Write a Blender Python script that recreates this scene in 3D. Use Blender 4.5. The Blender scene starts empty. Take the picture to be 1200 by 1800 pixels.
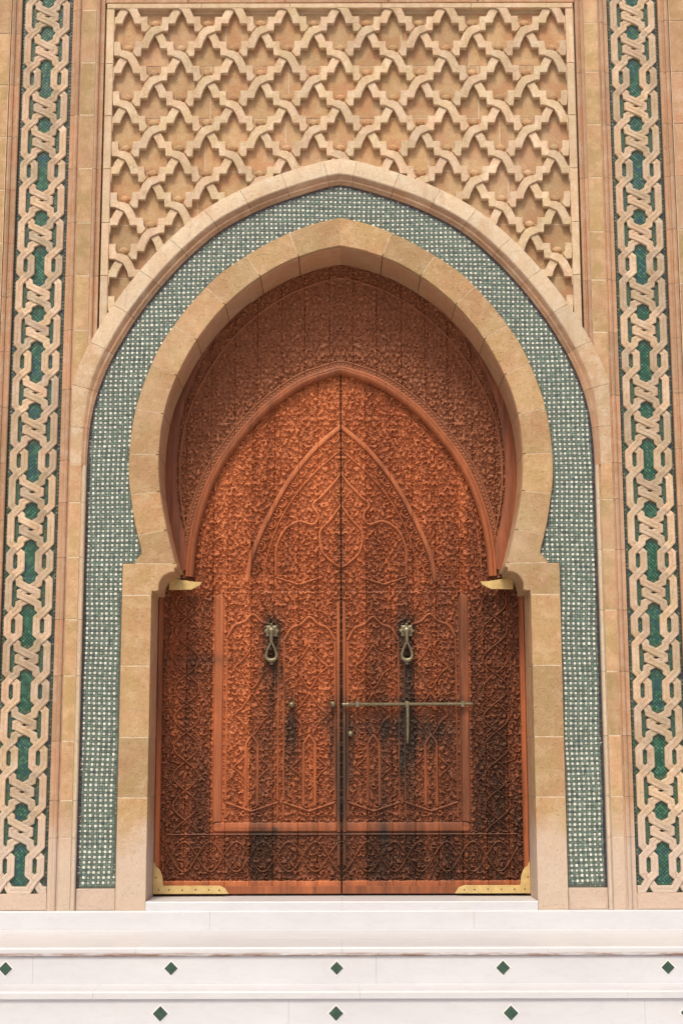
import bpy, math, random
import numpy as np
from mathutils import Matrix, Vector

random.seed(7)
rng = np.random.default_rng(7)
S = bpy.context.scene

# ------------------------------------------------------------------ camera
cam_d = bpy.data.cameras.new("camera")
cam = bpy.data.objects.new("camera", cam_d)
S.collection.objects.link(cam)
cam_d.sensor_fit = 'VERTICAL'
cam_d.sensor_height = 24.0
cam_d.lens = 24.0 * 2649 / 1800
cam_d.clip_start = 0.05
cam_d.clip_end = 2000
cam_d.shift_x = 0.0005
cam.matrix_world = (Matrix.Translation((0, -10.14, 0.843))
                    @ Matrix.Rotation(math.radians(90 + 9.69), 4, 'X')
                    @ Matrix.Rotation(math.radians(-0.118), 4, 'Z'))
S.camera = cam

# ------------------------------------------------------------------ light
SUN_EL, SUN_AZ = math.radians(55), math.radians(-14)      # azimuth measured from straight in front of the door
sdir = Vector((math.sin(SUN_AZ) * math.cos(SUN_EL), -math.cos(SUN_AZ) * math.cos(SUN_EL), math.sin(SUN_EL)))
world = bpy.data.worlds.new("World")
S.world = world
world.use_nodes = True
wn = world.node_tree.nodes
wn.clear()
sky = wn.new('ShaderNodeTexSky')
sky.sky_type = 'NISHITA'
sky.sun_disc = False
sky.sun_elevation = SUN_EL
sky.sun_rotation = math.atan2(sdir.x, sdir.y)
sky.air_density = 1.0
sky.dust_density = 6.0
sky.ozone_density = 0.6
bg = wn.new('ShaderNodeBackground')
bg.inputs['Strength'].default_value = 0.115
wo = wn.new('ShaderNodeOutputWorld')
world.node_tree.links.new(sky.outputs[0], bg.inputs[0])
world.node_tree.links.new(bg.outputs[0], wo.inputs[0])
sun_d = bpy.data.lights.new("sun", 'SUN')
sun_d.energy = 2.0
sun_d.angle = math.radians(13)
sun_d.color = (1.0, 0.94, 0.76)
sun = bpy.data.objects.new("sun", sun_d)
S.collection.objects.link(sun)
sun.rotation_euler = sdir.to_track_quat('Z', 'Y').to_euler()
S.view_settings.view_transform = 'Standard'
S.view_settings.look = 'None'
S.view_settings.gamma = 1
S.view_settings.use_curve_mapping = False
S.view_settings.exposure = 0.17

# ------------------------------------------------------------------ materials
def new_mat(name):
    m = bpy.data.materials.new(name)
    m.use_nodes = True
    nt = m.node_tree
    return m, nt, nt.nodes['Principled BSDF']

class N:
    def __init__(s, nt): s.nt = nt
    def add(s, t, **k):
        n = s.nt.nodes.new(t)
        for a, b in k.items(): setattr(n, a, b)
        return n
    def link(s, a, b): s.nt.links.new(a, b)
    def val(s, inp, v):
        if isinstance(v, bpy.types.NodeSocket): s.link(v, inp)
        else: inp.default_value = v
    def noise(s, vec, scale, detail=4, rough=0.6):
        n = s.add('ShaderNodeTexNoise'); n.inputs['Scale'].default_value = scale
        n.inputs['Detail'].default_value = detail; n.inputs['Roughness'].default_value = rough
        if vec is not None: s.link(vec, n.inputs['Vector'])
        return n.outputs['Fac']
    def ramp(s, fac, a, b, lo=0.0, hi=1.0):
        n = s.add('ShaderNodeMapRange'); s.val(n.inputs[0], fac)
        n.inputs[1].default_value = a; n.inputs[2].default_value = b
        n.inputs[3].default_value = lo; n.inputs[4].default_value = hi
        return n.outputs[0]
    def mix(s, fac, a, b, mode='MIX'):
        n = s.add('ShaderNodeMix', data_type='RGBA', blend_type=mode)
        s.val(n.inputs[0], fac)
        for i, c in ((6, a), (7, b)):
            if isinstance(c, tuple): c = (*c, 1) if len(c) == 3 else c
            s.val(n.inputs[i], c)
        return n.outputs[2]
    def math(s, op, a, b=0.0):
        n = s.add('ShaderNodeMath', operation=op); s.val(n.inputs[0], a); s.val(n.inputs[1], b)
        return n.outputs[0]
    def pos(s, scale=(1, 1, 1)):
        g = s.add('ShaderNodeNewGeometry'); m = s.add('ShaderNodeMapping')
        m.inputs['Scale'].default_value = scale; s.link(g.outputs['Position'], m.inputs[0])
        return m.outputs[0]
    def z(s):
        g = s.add('ShaderNodeNewGeometry'); x = s.add('ShaderNodeSeparateXYZ'); s.link(g.outputs['Position'], x.inputs[0])
        return x.outputs[2]
    def rand(s):
        return s.add('ShaderNodeObjectInfo').outputs['Random']
    def bump(s, bsdf, h, strength, dist):
        b = s.add('ShaderNodeBump'); b.inputs['Strength'].default_value = strength; b.inputs['Distance'].default_value = dist
        s.link(h, b.inputs['Height']); s.link(b.outputs[0], bsdf.inputs['Normal'])

def stone_mat(name, c1, c2, c3, bleach=True, rough=0.85, spread=0.16):
    """sandy stone: mottling between three tones, a tone of its own for each block, salt bleaching near the ground"""
    m, nt, b = new_mat(name); n = N(nt); p = n.pos()
    r = n.rand()
    off = n.add('ShaderNodeVectorMath', operation='ADD')
    n.link(p, off.inputs[0])
    cmb = n.add('ShaderNodeCombineXYZ'); n.link(n.math('MULTIPLY', r, 37.0), cmb.inputs[0]); n.link(n.math('MULTIPLY', r, 91.0), cmb.inputs[2])
    n.link(cmb.outputs[0], off.inputs[1]); po = off.outputs[0]
    col = n.mix(n.ramp(n.noise(po, 4.5, 5), 0.42, 0.58), c1, c2)
    col = n.mix(n.ramp(n.noise(po, 9.0, 6, 0.7), 0.46, 0.66, 0, 0.85), col, c3)
    col = n.mix(n.ramp(n.noise(p, 90.0, 4, 0.75), 0.3, 0.7, 0, 0.5), col, n.mix(1.0, col, (0.60, 0.57, 0.52), 'MULTIPLY'))
    pit = n.ramp(n.noise(p, 115.0, 3, 0.6), 0.60, 0.70, 0, 0.45)
    col = n.mix(pit, col, n.mix(1.0, col, (0.50, 0.45, 0.38), 'MULTIPLY'))
    g = n.add('ShaderNodeCombineColor')
    for i, k in enumerate((1.0, 1.0, 1.0)):
        n.link(n.ramp(r, 0, 1, 1 - spread * (1, .9, .8)[i], 1 + spread * (.5, .35, .3)[i]), g.inputs[i])
    col = n.mix(1.0, col, g.outputs[0], 'MULTIPLY')
    vs = n.pos((14, 14, 0.9))
    col = n.mix(n.ramp(n.noise(vs, 1.0, 4), 0.5, 0.75, 0, 0.45), col, (0.42, 0.23, 0.14))
    col = n.mix(n.ramp(n.noise(n.pos((1, 1, 1)), 1.1, 3), 0.5, 0.7, 0, 0.28), col, (0.74, 0.55, 0.40))
    if bleach:
        zz = n.math('ADD', n.z(), n.math('MULTIPLY', n.noise(p, 6.0, 4), 0.5))
        col = n.mix(n.ramp(zz, 0.85, 0.55, 0, 0.75), col, (0.60, 0.485, 0.405))
    n.link(col, b.inputs['Base Color']); b.inputs['Roughness'].default_value = rough
    b.inputs['Specular IOR Level'].default_value = 0.25
    h = n.math('ADD', n.noise(p, 60.0, 6, 0.7), n.math('MULTIPLY', n.noise(p, 9.0, 3), 1.6))
    h = n.math('SUBTRACT', h, n.math('MULTIPLY', pit, 1.5)); n.bump(b, h, 0.7, 0.006)
    return m

M = {}
M['stone'] = stone_mat('sandstone', (0.49, 0.34, 0.165), (0.60, 0.35, 0.215), (0.66, 0.49, 0.28))
M['stone_pink'] = stone_mat('pink_sandstone', (0.56, 0.32, 0.20), (0.50, 0.31, 0.18), (0.64, 0.44, 0.32))
M['stone_gold'] = stone_mat('golden_sandstone', (0.50, 0.34, 0.165), (0.52, 0.30, 0.16), (0.62, 0.46, 0.27))
M['stone_pale'] = stone_mat('pale_sandstone', (0.68, 0.54, 0.39), (0.66, 0.48, 0.33), (0.72, 0.63, 0.50), spread=0.08)
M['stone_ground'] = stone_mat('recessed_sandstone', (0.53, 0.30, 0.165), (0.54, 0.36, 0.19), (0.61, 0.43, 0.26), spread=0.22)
M['strand'] = stone_mat('carved_sandstone', (0.68, 0.52, 0.33), (0.73, 0.51, 0.36), (0.82, 0.69, 0.51), spread=0.12)
M['strip'] = stone_mat('pink_glazed_strip', (0.61, 0.46, 0.30), (0.64, 0.45, 0.32), (0.74, 0.61, 0.47), spread=0.26, rough=0.5)
M['stone_fade'] = stone_mat('half_bleached_sandstone', (0.58, 0.42, 0.26), (0.62, 0.42, 0.27), (0.72, 0.60, 0.46), spread=0.06)
M['reveal'] = stone_mat('bounce_orange_sandstone', (0.58, 0.32, 0.17), (0.54, 0.30, 0.17), (0.62, 0.42, 0.25), spread=0.12)  # warm bounced light inside the arch is put into this stone colour
M['stone_bead'] = stone_mat('shade_brown_sandstone', (0.46, 0.27, 0.16), (0.50, 0.30, 0.19), (0.58, 0.40, 0.27), spread=0.15)  # shade on the downward-facing bead, put into a browner stone colour
M['mortar'] = stone_mat('pale_mortar', (0.70, 0.55, 0.38), (0.72, 0.58, 0.42), (0.75, 0.62, 0.48), spread=0.0)

def marble_mat():
    m, nt, b = new_mat('white_marble'); n = N(nt); p = n.pos((1, 1, 2))
    r = n.rand()
    col = n.mix(n.ramp(n.noise(p, 1.6, 6, 0.65), 0.35, 0.7), (0.635, 0.635, 0.665), (0.59, 0.585, 0.615))
    col = n.mix(n.ramp(n.noise(n.pos((2, 2, 14)), 2.2, 5, 0.7), 0.55, 0.75, 0, 0.35), col, (0.56, 0.53, 0.57))
    col = n.mix(n.ramp(r, 0, 1, 0, 0.25), col, (0.60, 0.57, 0.60))
    vein = n.noise(n.pos((1.2, 1.2, 3.5)), 2.4, 8, 0.62)
    vv = n.math('SUBTRACT', 1.0, n.math('MULTIPLY', n.math('ABSOLUTE', n.math('SUBTRACT', vein, 0.5)), 28.0))
    col = n.mix(n.math('MULTIPLY', n.math('MAXIMUM', vv, 0.0), 0.16), col, (0.47, 0.46, 0.50))
    col = n.mix(n.ramp(n.noise(n.pos(), 7.0, 6, 0.75), 0.56, 0.78, 0, 0.30), col, (0.60, 0.53, 0.46))
    # rust coloured rain stains hanging under the slab edge of the landing
    z = n.z()
    band = n.math('MULTIPLY', n.ramp(z, -0.240, -0.227), n.ramp(z, -0.205, -0.218))
    st = n.math('MULTIPLY', band, n.ramp(n.noise(n.pos((3, 3, 30)), 1.3, 6, 0.8), 0.40, 0.58, 0, 0.9))
    col = n.mix(st, col, (0.26, 0.13, 0.08))
    n.link(col, b.inputs['Base Color']); b.inputs['Roughness'].default_value = 0.38
    n.bump(b, n.noise(p, 40.0, 5), 0.12, 0.004)
    return m
M['marble'] = marble_mat()

def simple(name, col, rough=0.6, metal=0.0, nscale=30, var=0.25, bump=0.2):
    m, nt, b = new_mat(name); n = N(nt); p = n.pos()
    c = n.mix(n.ramp(n.noise(p, nscale, 5, 0.7), 0.3, 0.7, 0, 1), tuple(x * (1 - var) for x in col), tuple(min(1, x * (1 + var)) for x in col))
    n.link(c, b.inputs['Base Color']); b.inputs['Roughness'].default_value = rough; b.inputs['Metallic'].default_value = metal
    n.bump(b, n.noise(p, nscale * 3, 3), bump, 0.002)
    return m
M['brass'] = simple('yellow_brass', (0.66, 0.47, 0.20), 0.42, 0.35, 18, 0.2)
M['bronze'] = simple('weathered_bronze', (0.22, 0.185, 0.115), 0.40, 0.55, 60, 0.4)
M['nail'] = simple('dark_nail', (0.10, 0.07, 0.05), 0.5, 0.5)
M['diamond'] = simple('green_glazed_tile', (0.035, 0.075, 0.055), 0.3, 0, 25, 0.35)
M['grout'] = simple('white_grout', (0.76, 0.75, 0.73), 0.8, 0, 40, 0.06)
M['bed'] = simple('dark_mosaic_bed', (0.030, 0.034, 0.026), 0.7, 0, 50, 0.4)
M['tile_bed'] = simple('grey_green_grout', (0.095, 0.10, 0.08), 0.6, 0, 50, 0.3)
M['dark_iron'] = simple('dark_iron', (0.05, 0.045, 0.04), 0.5, 0.6)
M['paving'] = simple('plain_paving', (0.42, 0.38, 0.35), 0.7, 0, 2.0, 0.1)

def glaze_mat(name, rough=0.22):
    m, nt, b = new_mat(name); n = N(nt)
    a = n.add('ShaderNodeAttribute'); a.attribute_name = 'tint'
    p = n.pos()
    c = n.mix(n.ramp(n.noise(p, 70, 3), 0.3, 0.7, 0, 0.5), a.outputs['Color'], n.mix(1.0, a.outputs['Color'], (0.65, 0.65, 0.62), 'MULTIPLY'))
    n.link(c, b.inputs['Base Color']); b.inputs['Specular IOR Level'].default_value = 0.8
    n.link(n.ramp(n.noise(p, 5, 2), 0.3, 0.7, rough * 0.8, rough * 1.8), b.inputs['Roughness'])
    n.bump(b, n.noise(p, 45, 2), 0.3, 0.003)
    return m
M['glaze'] = glaze_mat('glazed_tile')

def wood_mat():
    m, nt, b = new_mat('carved_cedar'); n = N(nt)
    a = n.add('ShaderNodeAttribute'); a.attribute_name = 'tone'
    sp = n.add('ShaderNodeSeparateColor'); n.link(a.outputs['Color'], sp.inputs[0])
    tone, stain, purple = sp.outputs[0], sp.outputs[1], sp.outputs[2]
    r = n.rand()
    grain = n.noise(n.pos((42, 42, 1.1)), 1.0, 6, 0.7)
    blot = n.noise(n.pos((2.2, 1, 0.35)), 4.5, 6, 0.7)
    t = n.math('ADD', tone, n.math('MULTIPLY', n.math('SUBTRACT', blot, 0.5), 1.0))
    t = n.math('ADD', t, n.math('MULTIPLY', n.math('SUBTRACT', grain, 0.5), 0.75))
    t = n.math('ADD', t, n.math('MULTIPLY', n.math('SUBTRACT', r, 0.5), 0.30))
    cr = n.add('ShaderNodeValToRGB'); n.link(t, cr.inputs[0])
    e = cr.color_ramp.elements
    e[0].position = 0.0; e[0].color = (0.060, 0.024, 0.012, 1)
    e[1].position = 1.0; e[1].color = (0.62, 0.210, 0.082, 1)
    k = e.new(0.35); k.color = (0.20, 0.064, 0.029, 1)
    k = e.new(0.7); k.color = (0.42, 0.124, 0.047, 1)
    col = n.mix(purple, cr.outputs[0], (0.31, 0.118, 0.058))
    col = n.mix(n.math('MULTIPLY', purple, n.ramp(grain, 0.4, 0.7, 0, 0.35)), col, (0.10, 0.045, 0.035))
    sn = n.math('MULTIPLY', stain, n.ramp(n.noise(n.pos((9, 9, 1.6)), 1.0, 5, 0.7), 0.3, 0.62, 0.35, 1.25))
    sn = n.math('MINIMUM', sn, 0.86)
    col = n.mix(sn, col, (0.036, 0.032, 0.026))
    n.link(col, b.inputs['Base Color'])
    n.link(n.ramp(blot, 0.3, 0.7, 0.36, 0.55), b.inputs['Roughness'])
    b.inputs['Specular IOR Level'].default_value = 0.3
    n.bump(b, n.math('ADD', grain, n.math('MULTIPLY', n.noise(n.pos(), 140, 4, 0.7), 0.8)), 0.35, 0.003)
    return m
M['wood'] = wood_mat()

# ------------------------------------------------------------------ object helpers
def link(name, me, mat, parent=None, smooth=None):
    if smooth is not None:
        me.shade_smooth(); me.set_sharp_from_angle(angle=math.radians(smooth))
    if mat is not None: me.materials.append(M[mat])
    o = bpy.data.objects.new(name, me)
    S.collection.objects.link(o)
    if parent is not None:
        o.parent = parent
    return o

def thing(name, label, cat, loc=(0, 0, 0), group=None):
    o = bpy.data.objects.new(name, None)
    S.collection.objects.link(o)
    o.location = loc; o.empty_display_size = 0.2
    o['label'] = label; o['category'] = cat
    if group: o['group'] = group
    return o

class MB:
    """collects polygons; build() makes ONE mesh object, its vertices relative to the parent's base"""
    def __init__(s): s.v, s.f = [], []
    def face_block(s, verts, faces):
        o = len(s.v); s.v += verts; s.f += [tuple(i + o for i in f) for f in faces]
    def box(s, x0, x1, y0, y1, z0, z1, bev=0.0):
        if bev <= 0:
            v = [(x0, y0, z0), (x1, y0, z0), (x1, y1, z0), (x0, y1, z0), (x0, y0, z1), (x1, y0, z1), (x1, y1, z1), (x0, y1, z1)]
            s.face_block(v, [(0, 1, 5, 4), (1, 2, 6, 5), (2, 3, 7, 6), (3, 0, 4, 7), (4, 5, 6, 7), (3, 2, 1, 0)])
        else:
            s.prism([(x0, z0), (x1, z0), (x1, z1), (x0, z1)], y0, y1, bev)
    def prism(s, poly, front, back, bev=0.0):
        """poly (x, z), seen from the front; front is a depth or a function of (x, z)"""
        a = sum(poly[i - 1][0] * poly[i][1] - poly[i][0] * poly[i - 1][1] for i in range(len(poly)))
        if a < 0: poly = poly[::-1]
        F = front if callable(front) else (lambda x, z: front)
        n = len(poly); ins = offset(poly, bev) if bev > 0 else poly
        v = [(x, back, z) for x, z in poly] + [(x, F(x, z) + bev, z) for x, z in poly]
        fs = [(i, (i + 1) % n, n + (i + 1) % n, n + i) for i in range(n)]
        if bev > 0:
            v += [(q[0], F(*p), q[1]) for p, q in zip(poly, ins)]
            fs += [(n + i, n + (i + 1) % n, 2 * n + (i + 1) % n, 2 * n + i) for i in range(n)]
            fs.append(tuple(range(2 * n, 3 * n)))
        else:
            fs.append(tuple(range(n, 2 * n)))
        s.face_block(v, fs)
    def loft(s, secs, cap=True):
        n = len(secs[0]); v = [p for q in secs for p in q]; fs = []
        for i in range(len(secs) - 1):
            for j in range(n):
                k = (j + 1) % n
                fs.append((i * n + j, i * n + k, (i + 1) * n + k, (i + 1) * n + j))
        if cap:
            fs.append(tuple(range(n))[::-1]); fs.append(tuple(range((len(secs) - 1) * n, len(secs) * n)))
        s.face_block(v, fs)
    def tube(s, path, radii, seg=10):
        path = [Vector(p) for p in path]; secs = []
        for i, p in enumerate(path):
            t = (path[min(i + 1, len(path) - 1)] - path[max(i - 1, 0)]).normalized()
            a = Vector((0, 1, 0)); u = t.cross(a)
            if u.length < 0.05: a = Vector((1, 0, 0)); u = t.cross(a)
            u.normalize(); w = t.cross(u); r = radii[i] if hasattr(radii, '__len__') else radii
            secs.append([tuple(p + u * r * math.cos(q) + w * r * math.sin(q)) for q in [2 * math.pi * k / seg for k in range(seg)]])
        s.loft(secs)
    def build(s, name, mat, parent=None, smooth=None):
        px, py, pz = parent_loc(parent)
        me = bpy.data.meshes.new(name)
        me.from_pydata([(x - px, y - py, z - pz) for x, y, z in s.v], [], s.f)
        import bmesh
        bm = bmesh.new(); bm.from_mesh(me); bmesh.ops.recalc_face_normals(bm, faces=bm.faces); bm.to_mesh(me); bm.free()
        return link(name, me, mat, parent, smooth)

def parent_loc(p):
    x = y = z = 0.0
    while p is not None:
        x += p.location.x; y += p.location.y; z += p.location.z; p = p.parent
    return x, y, z

def offset(poly, d):
    n = len(poly); out = []
    for i in range(n):
        (ax, az), (bx, bz), (cx, cz) = poly[i - 1], poly[i], poly[(i + 1) % n]
        e1 = (bx - ax, bz - az); e2 = (cx - bx, cz - bz)
        l1 = math.hypot(*e1) or 1e-9; l2 = math.hypot(*e2) or 1e-9
        n1 = (-e1[1] / l1, e1[0] / l1); n2 = (-e2[1] / l2, e2[0] / l2)
        mx, mz = n1[0] + n2[0], n1[1] + n2[1]; q = max(0.35, (mx * mx + mz * mz) / 2)
        out.append((bx + mx * d / q, bz + mz * d / q))
    return out

def clip(poly, a, b, c):
    """keep a*x + b*z <= c"""
    out = []
    for i in range(len(poly)):
        p, q = poly[i - 1], poly[i]
        dp = a * p[0] + b * p[1] - c; dq = a * q[0] + b * q[1] - c
        if (dp <= 0) != (dq <= 0):
            t = dp / (dp - dq); out.append((p[0] + t * (q[0] - p[0]), p[1] + t * (q[1] - p[1])))
        if dq <= 0: out.append(q)
    res = []
    for p in out:
        if not res or math.hypot(p[0] - res[-1][0], p[1] - res[-1][1]) > 1e-4: res.append(p)
    return res if len(res) > 2 else []

def smooth_curve(pts, per=8):
    """Catmull-Rom through the points"""
    P = [np.array(p, float) for p in pts]; P = [2 * P[0] - P[1]] + P + [2 * P[-1] - P[-2]]; out = []
    for i in range(1, len(P) - 2):
        for k in range(per):
            t = k / per; a, b, c, d = P[i - 1:i + 3]
            out.append(0.5 * ((2 * b) + (c - a) * t + (2 * a - 5 * b + 4 * c - d) * t * t + (3 * b - a - 3 * c + d) * t ** 3))
    out.append(P[-2]); return np.array(out)

def resample(c, n):
    d = np.r_[0, np.cumsum(np.hypot(*np.diff(c, axis=0).T))]
    t = np.linspace(0, d[-1], n)
    return np.c_[np.interp(t, d, c[:, 0]), np.interp(t, d, c[:, 1])]

def normals(c):
    t = np.gradient(c, axis=0); t /= np.hypot(*t.T)[:, None]
    return np.c_[-t[:, 1], t[:, 0]]

def dist_to(c, x, z):
    """distance from points to polyline c (arrays)"""
    x = np.asarray(x, float); z = np.asarray(z, float); best = np.full(x.shape, 9.0)
    for (ax, az), (bx, bz) in zip(c[:-1], c[1:]):
        dx, dz = bx - ax, bz - az; L = dx * dx + dz * dz + 1e-12
        t = np.clip(((x - ax) * dx + (z - az) * dz) / L, 0, 1)
        best = np.minimum(best, np.hypot(x - ax - t * dx, z - az - t * dz))
    return best

# ------------------------------------------------------------------ outlines of the portal (half, x >= 0; metres)
INTR = smooth_curve([(0, 4.475), (0.09, 4.458), (0.20, 4.428), (0.401, 4.348), (0.625, 4.205), (0.83, 4.015), (1.0, 3.79), (1.115, 3.575), (1.19, 3.385),
                     (1.232, 3.19), (1.248, 2.99), (1.244, 2.81), (1.223, 2.64), (1.187, 2.468), (1.150, 2.32), (1.122, 2.222)])
EXTR = smooth_curve([(0, 4.680), (0.09, 4.662), (0.235, 4.620), (0.40, 4.550), (0.60, 4.440), (0.845, 4.268), (1.02, 4.08), (1.16, 3.895), (1.265, 3.72), (1.35, 3.51),
                     (1.405, 3.33), (1.437, 3.15), (1.452, 2.96), (1.449, 2.80), (1.43, 2.66), (1.398, 2.48), (1.35, 2.295)])
EXTR = np.vstack([EXTR, [[1.375, 2.262], [1.403, 2.224]]])
TILE = smooth_curve([(0, 4.935), (0.09, 4.918), (0.22, 4.880), (0.41, 4.815), (0.60, 4.735), (0.85, 4.59), (1.08, 4.385), (1.28, 4.155), (1.43, 3.945), (1.53, 3.775),
                     (1.605, 3.63), (1.66, 3.49), (1.70, 3.35), (1.727, 3.2), (1.741, 3.0), (1.742, 2.9)])
POINT = smooth_curve([(0, 3.66), (0.07, 3.64), (0.272, 3.565), (0.50, 3.40), (0.66, 3.235), (0.82, 3.02), (0.92, 2.825), (0.988, 2.62), (1.028, 2.42), (1.045, 2.18)])
FOOT = -0.064           # level on which the stonework stands
TOP = 7.4

def x_on(c, z):
    o = np.argsort(c[:, 1]); return float(np.interp(z, c[o, 1], c[o, 0]))
def z_on(c, x):
    """height of the arch line c above |x| (upper branch)"""
    k = int(np.argmax(c[:, 0])); return np.interp(np.abs(x), c[:k + 1, 0], c[:k + 1, 1])

def inside(c, x, z, foot):
    """inside the arch line c (half curve, mirrored)"""
    k = int(np.argmax(c[:, 0])); ax = np.abs(x)
    up = np.interp(ax, c[:k + 1, 0], c[:k + 1, 1], right=-9)
    o = np.argsort(c[k:, 1]); lowx = np.interp(z, c[k:, 1][o], c[k:, 0][o])
    return np.where(z > c[k, 1], z < up, ax < lowx) & (z > foot)

# ------------------------------------------------------------------ ground and steps
def structure(name, mb, mat):
    o = mb.build(name, mat); o['kind'] = 'structure'; return o
GZ = -0.805
m = MB(); m.face_block([(-600, -600, GZ), (600, -600, GZ), (600, 600, GZ), (-600, 600, GZ)], [(0, 1, 2, 3)])
structure('ground', m, 'paving')

def slabs(parent, name, x0, x1, n, y0, y1, z0, z1, bev, shift=0.0, gap=0.0005):
    xs = [x0 + (x1 - x0) * i / n + (shift if 0 < i < n else 0) + (0) for i in range(n + 1)]
    for a, b in zip(xs, xs[1:]):
        m = MB(); q = MB()
        p = [(y0, z0), (y0, z1 - bev), (y0 + bev * .3, z1 - bev * .3), (y0 + bev, z1), (y1, z1), (y1, z0)]
        m.loft([[(a + gap, y, z) for y, z in p], [(b - gap, y, z) for y, z in p]])
        m.build(name, 'marble', parent)

def diamonds(parent, y, zc, x0, pitch, half, cnt):
    for i in range(-cnt, cnt + 1):
        x = x0 + i * pitch + random.uniform(-.006, .006)
        h = half * random.uniform(.95, 1.05)
        g = MB(); k = h * 1.42
        k = h * 1.25; g.prism([(x - k, zc), (x, zc - k), (x + k, zc), (x, zc + k)], y - 0.0015, y + 0.01, 0)
        g.build('grout_joint', 'grout', parent)
        t = MB(); t.prism([(x - h, zc), (x, zc - h), (x + h, zc), (x, zc + h)], y - 0.006, y + 0.01, 0.002)
        t.build('diamond_tile', 'diamond', parent)

land = thing('marble_landing', 'broad white marble landing before the door, upper row of green diamonds on its edge', 'landing', (0, -0.55, GZ))
slabs(land, 'plinth_slab', -6, 6, 7, -0.045, 0.10, -0.24, FOOT, 0.006)
for k, (ya, yb) in enumerate(((-1.045, -0.55), (-0.547, -0.047))):
    slabs(land, 'paving_slab', -6, 6, 10, ya, yb, -0.225, -0.179, 0.010, 0.3 * k)
slabs(land, 'riser_slab', -6, 6, 6, -1.031, -0.9, -0.43, -0.2255, 0.002, 0.2)
m = MB(); m.box(-6, 6, -0.9, 0.5, GZ, -0.24); m.build('stone_core', 'marble', land)
diamonds(land, -1.031, -0.299, -0.025, 0.964, 0.039, 5)
s2 = thing('marble_step', 'second white marble step down from the door, with the lower row of green diamonds', 'step', (0, -1.2, GZ), 'marble steps before the portal')
slabs(s2, 'tread_slab', -6, 6, 8, -1.335, -1.0325, -0.427, -0.385, 0.010, 0.1)
slabs(s2, 'riser_slab', -6, 6, 6, -1.320, -1.2, -0.64, -0.4275, 0.002, -0.3)
m = MB(); m.box(-6, 6, -1.2, -1.03, GZ, -0.43); m.build('stone_core', 'marble', s2)
diamonds(s2, -1.320, -0.508, -0.034, 0.987, 0.0425, 5)
s3 = thing('marble_step', 'lowest white marble step, at the bottom edge of the picture', 'step', (0, -1.5, GZ), 'marble steps before the portal')
slabs(s3, 'tread_slab', -6, 6, 8, -1.625, -1.3215, -0.637, -0.595, 0.010, -0.2)
slabs(s3, 'riser_slab', -6, 6, 6, -1.610, -1.45, GZ, -0.6375, 0.002, 0.3)
m = MB(); m.box(-6, 6, -1.45, -1.31, GZ, -0.64); m.build('stone_core', 'marble', s3)

sill = thing('door_sill', 'low white marble sill along the foot of the wooden door', 'sill', (0, 0.2, FOOT))
slabs(sill, 'sill_slab', -1.279, 1.279, 2, -0.015, 0.52, FOOT, -0.006, 0.008)

# ------------------------------------------------------------------ the wall mass behind everything
wall = thing('portal_wall', 'great sandstone wall that carries the whole portal, plain stone beyond the mosaic bands', 'wall', (0, 0.7, GZ))
m = MB(); m.box(-5.5, 5.5, 0.56, 1.2, GZ, 9.0); m.build('wall_core', 'stone', wall)
m = MB()
m.box(-5.5, -1.60, 0.13, 0.555, GZ, 9.0); m.box(1.60, 5.5, 0.13, 0.555, GZ, 9.0); m.box(-1.597, 1.597, 0.13, 0.555, 5.0, 9.0)
m.build('wall_mass', 'stone', wall)

def block_run(parent, x0, x1, zs, front, back, mat, gap=0.0042, bev=0.0015, name='stone_block'):
    for a, b in zip(zs, zs[1:]):
        if b - a < 0.03: continue
        m = MB(); m.box(x0, x1, front + random.uniform(-.0012, .0006), back, a + gap, b - gap, bev); m.build(name, mat, parent)

def mould(parent, prof, z0, z1, sign, mat, joints, name='moulding', gap=0.0012):
    zs = [z0] + [z for z in joints if z0 + .05 < z < z1 - .05] + [z1]
    for a, b in zip(zs, zs[1:]):
        m = MB()
        m.loft([[(sign * x, y, a + gap) for x, y in prof], [(sign * x, y, b - gap) for x, y in prof]])
        m.build(name, mat, parent, smooth=35)

LJ = [0.401, 0.644, 1.031, 1.464, 1.843, 2.265, 2.645, 2.939, 3.441, 3.866, 4.26, 4.65, 5.055, 5.458, 5.858, 6.263, 6.66, 7.05]
RJ = [0.40, 0.663, 1.061, 1.487, 1.9, 2.312, 2.661, 2.915, 3.39, 3.841, 4.221, 4.576, 4.978, 5.376, 5.779, 6.152, 6.55, 6.96]
OUTER_BEAD = [(1.859, .05), (1.859, .008), (1.868, .008), (1.872, -.006), (1.882, -.012), (1.893, -.008), (1.898, .003), (1.906, .010), (1.929, .010), (1.929, .05)]
INNER_BEAD = [(1.744, .05), (1.744, -.004), (1.750, -.012), (1.762, -.013), (1.768, -.006), (1.770, .004), (1.7745, .004), (1.7745, .05)]
STEP_MOULD = [(1.699, .10), (1.699, .016), (1.716, .016), (1.719, .026), (1.729, .026), (1.733, .006), (1.742, .000), (1.7555, .004), (1.7555, .10)]
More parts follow.
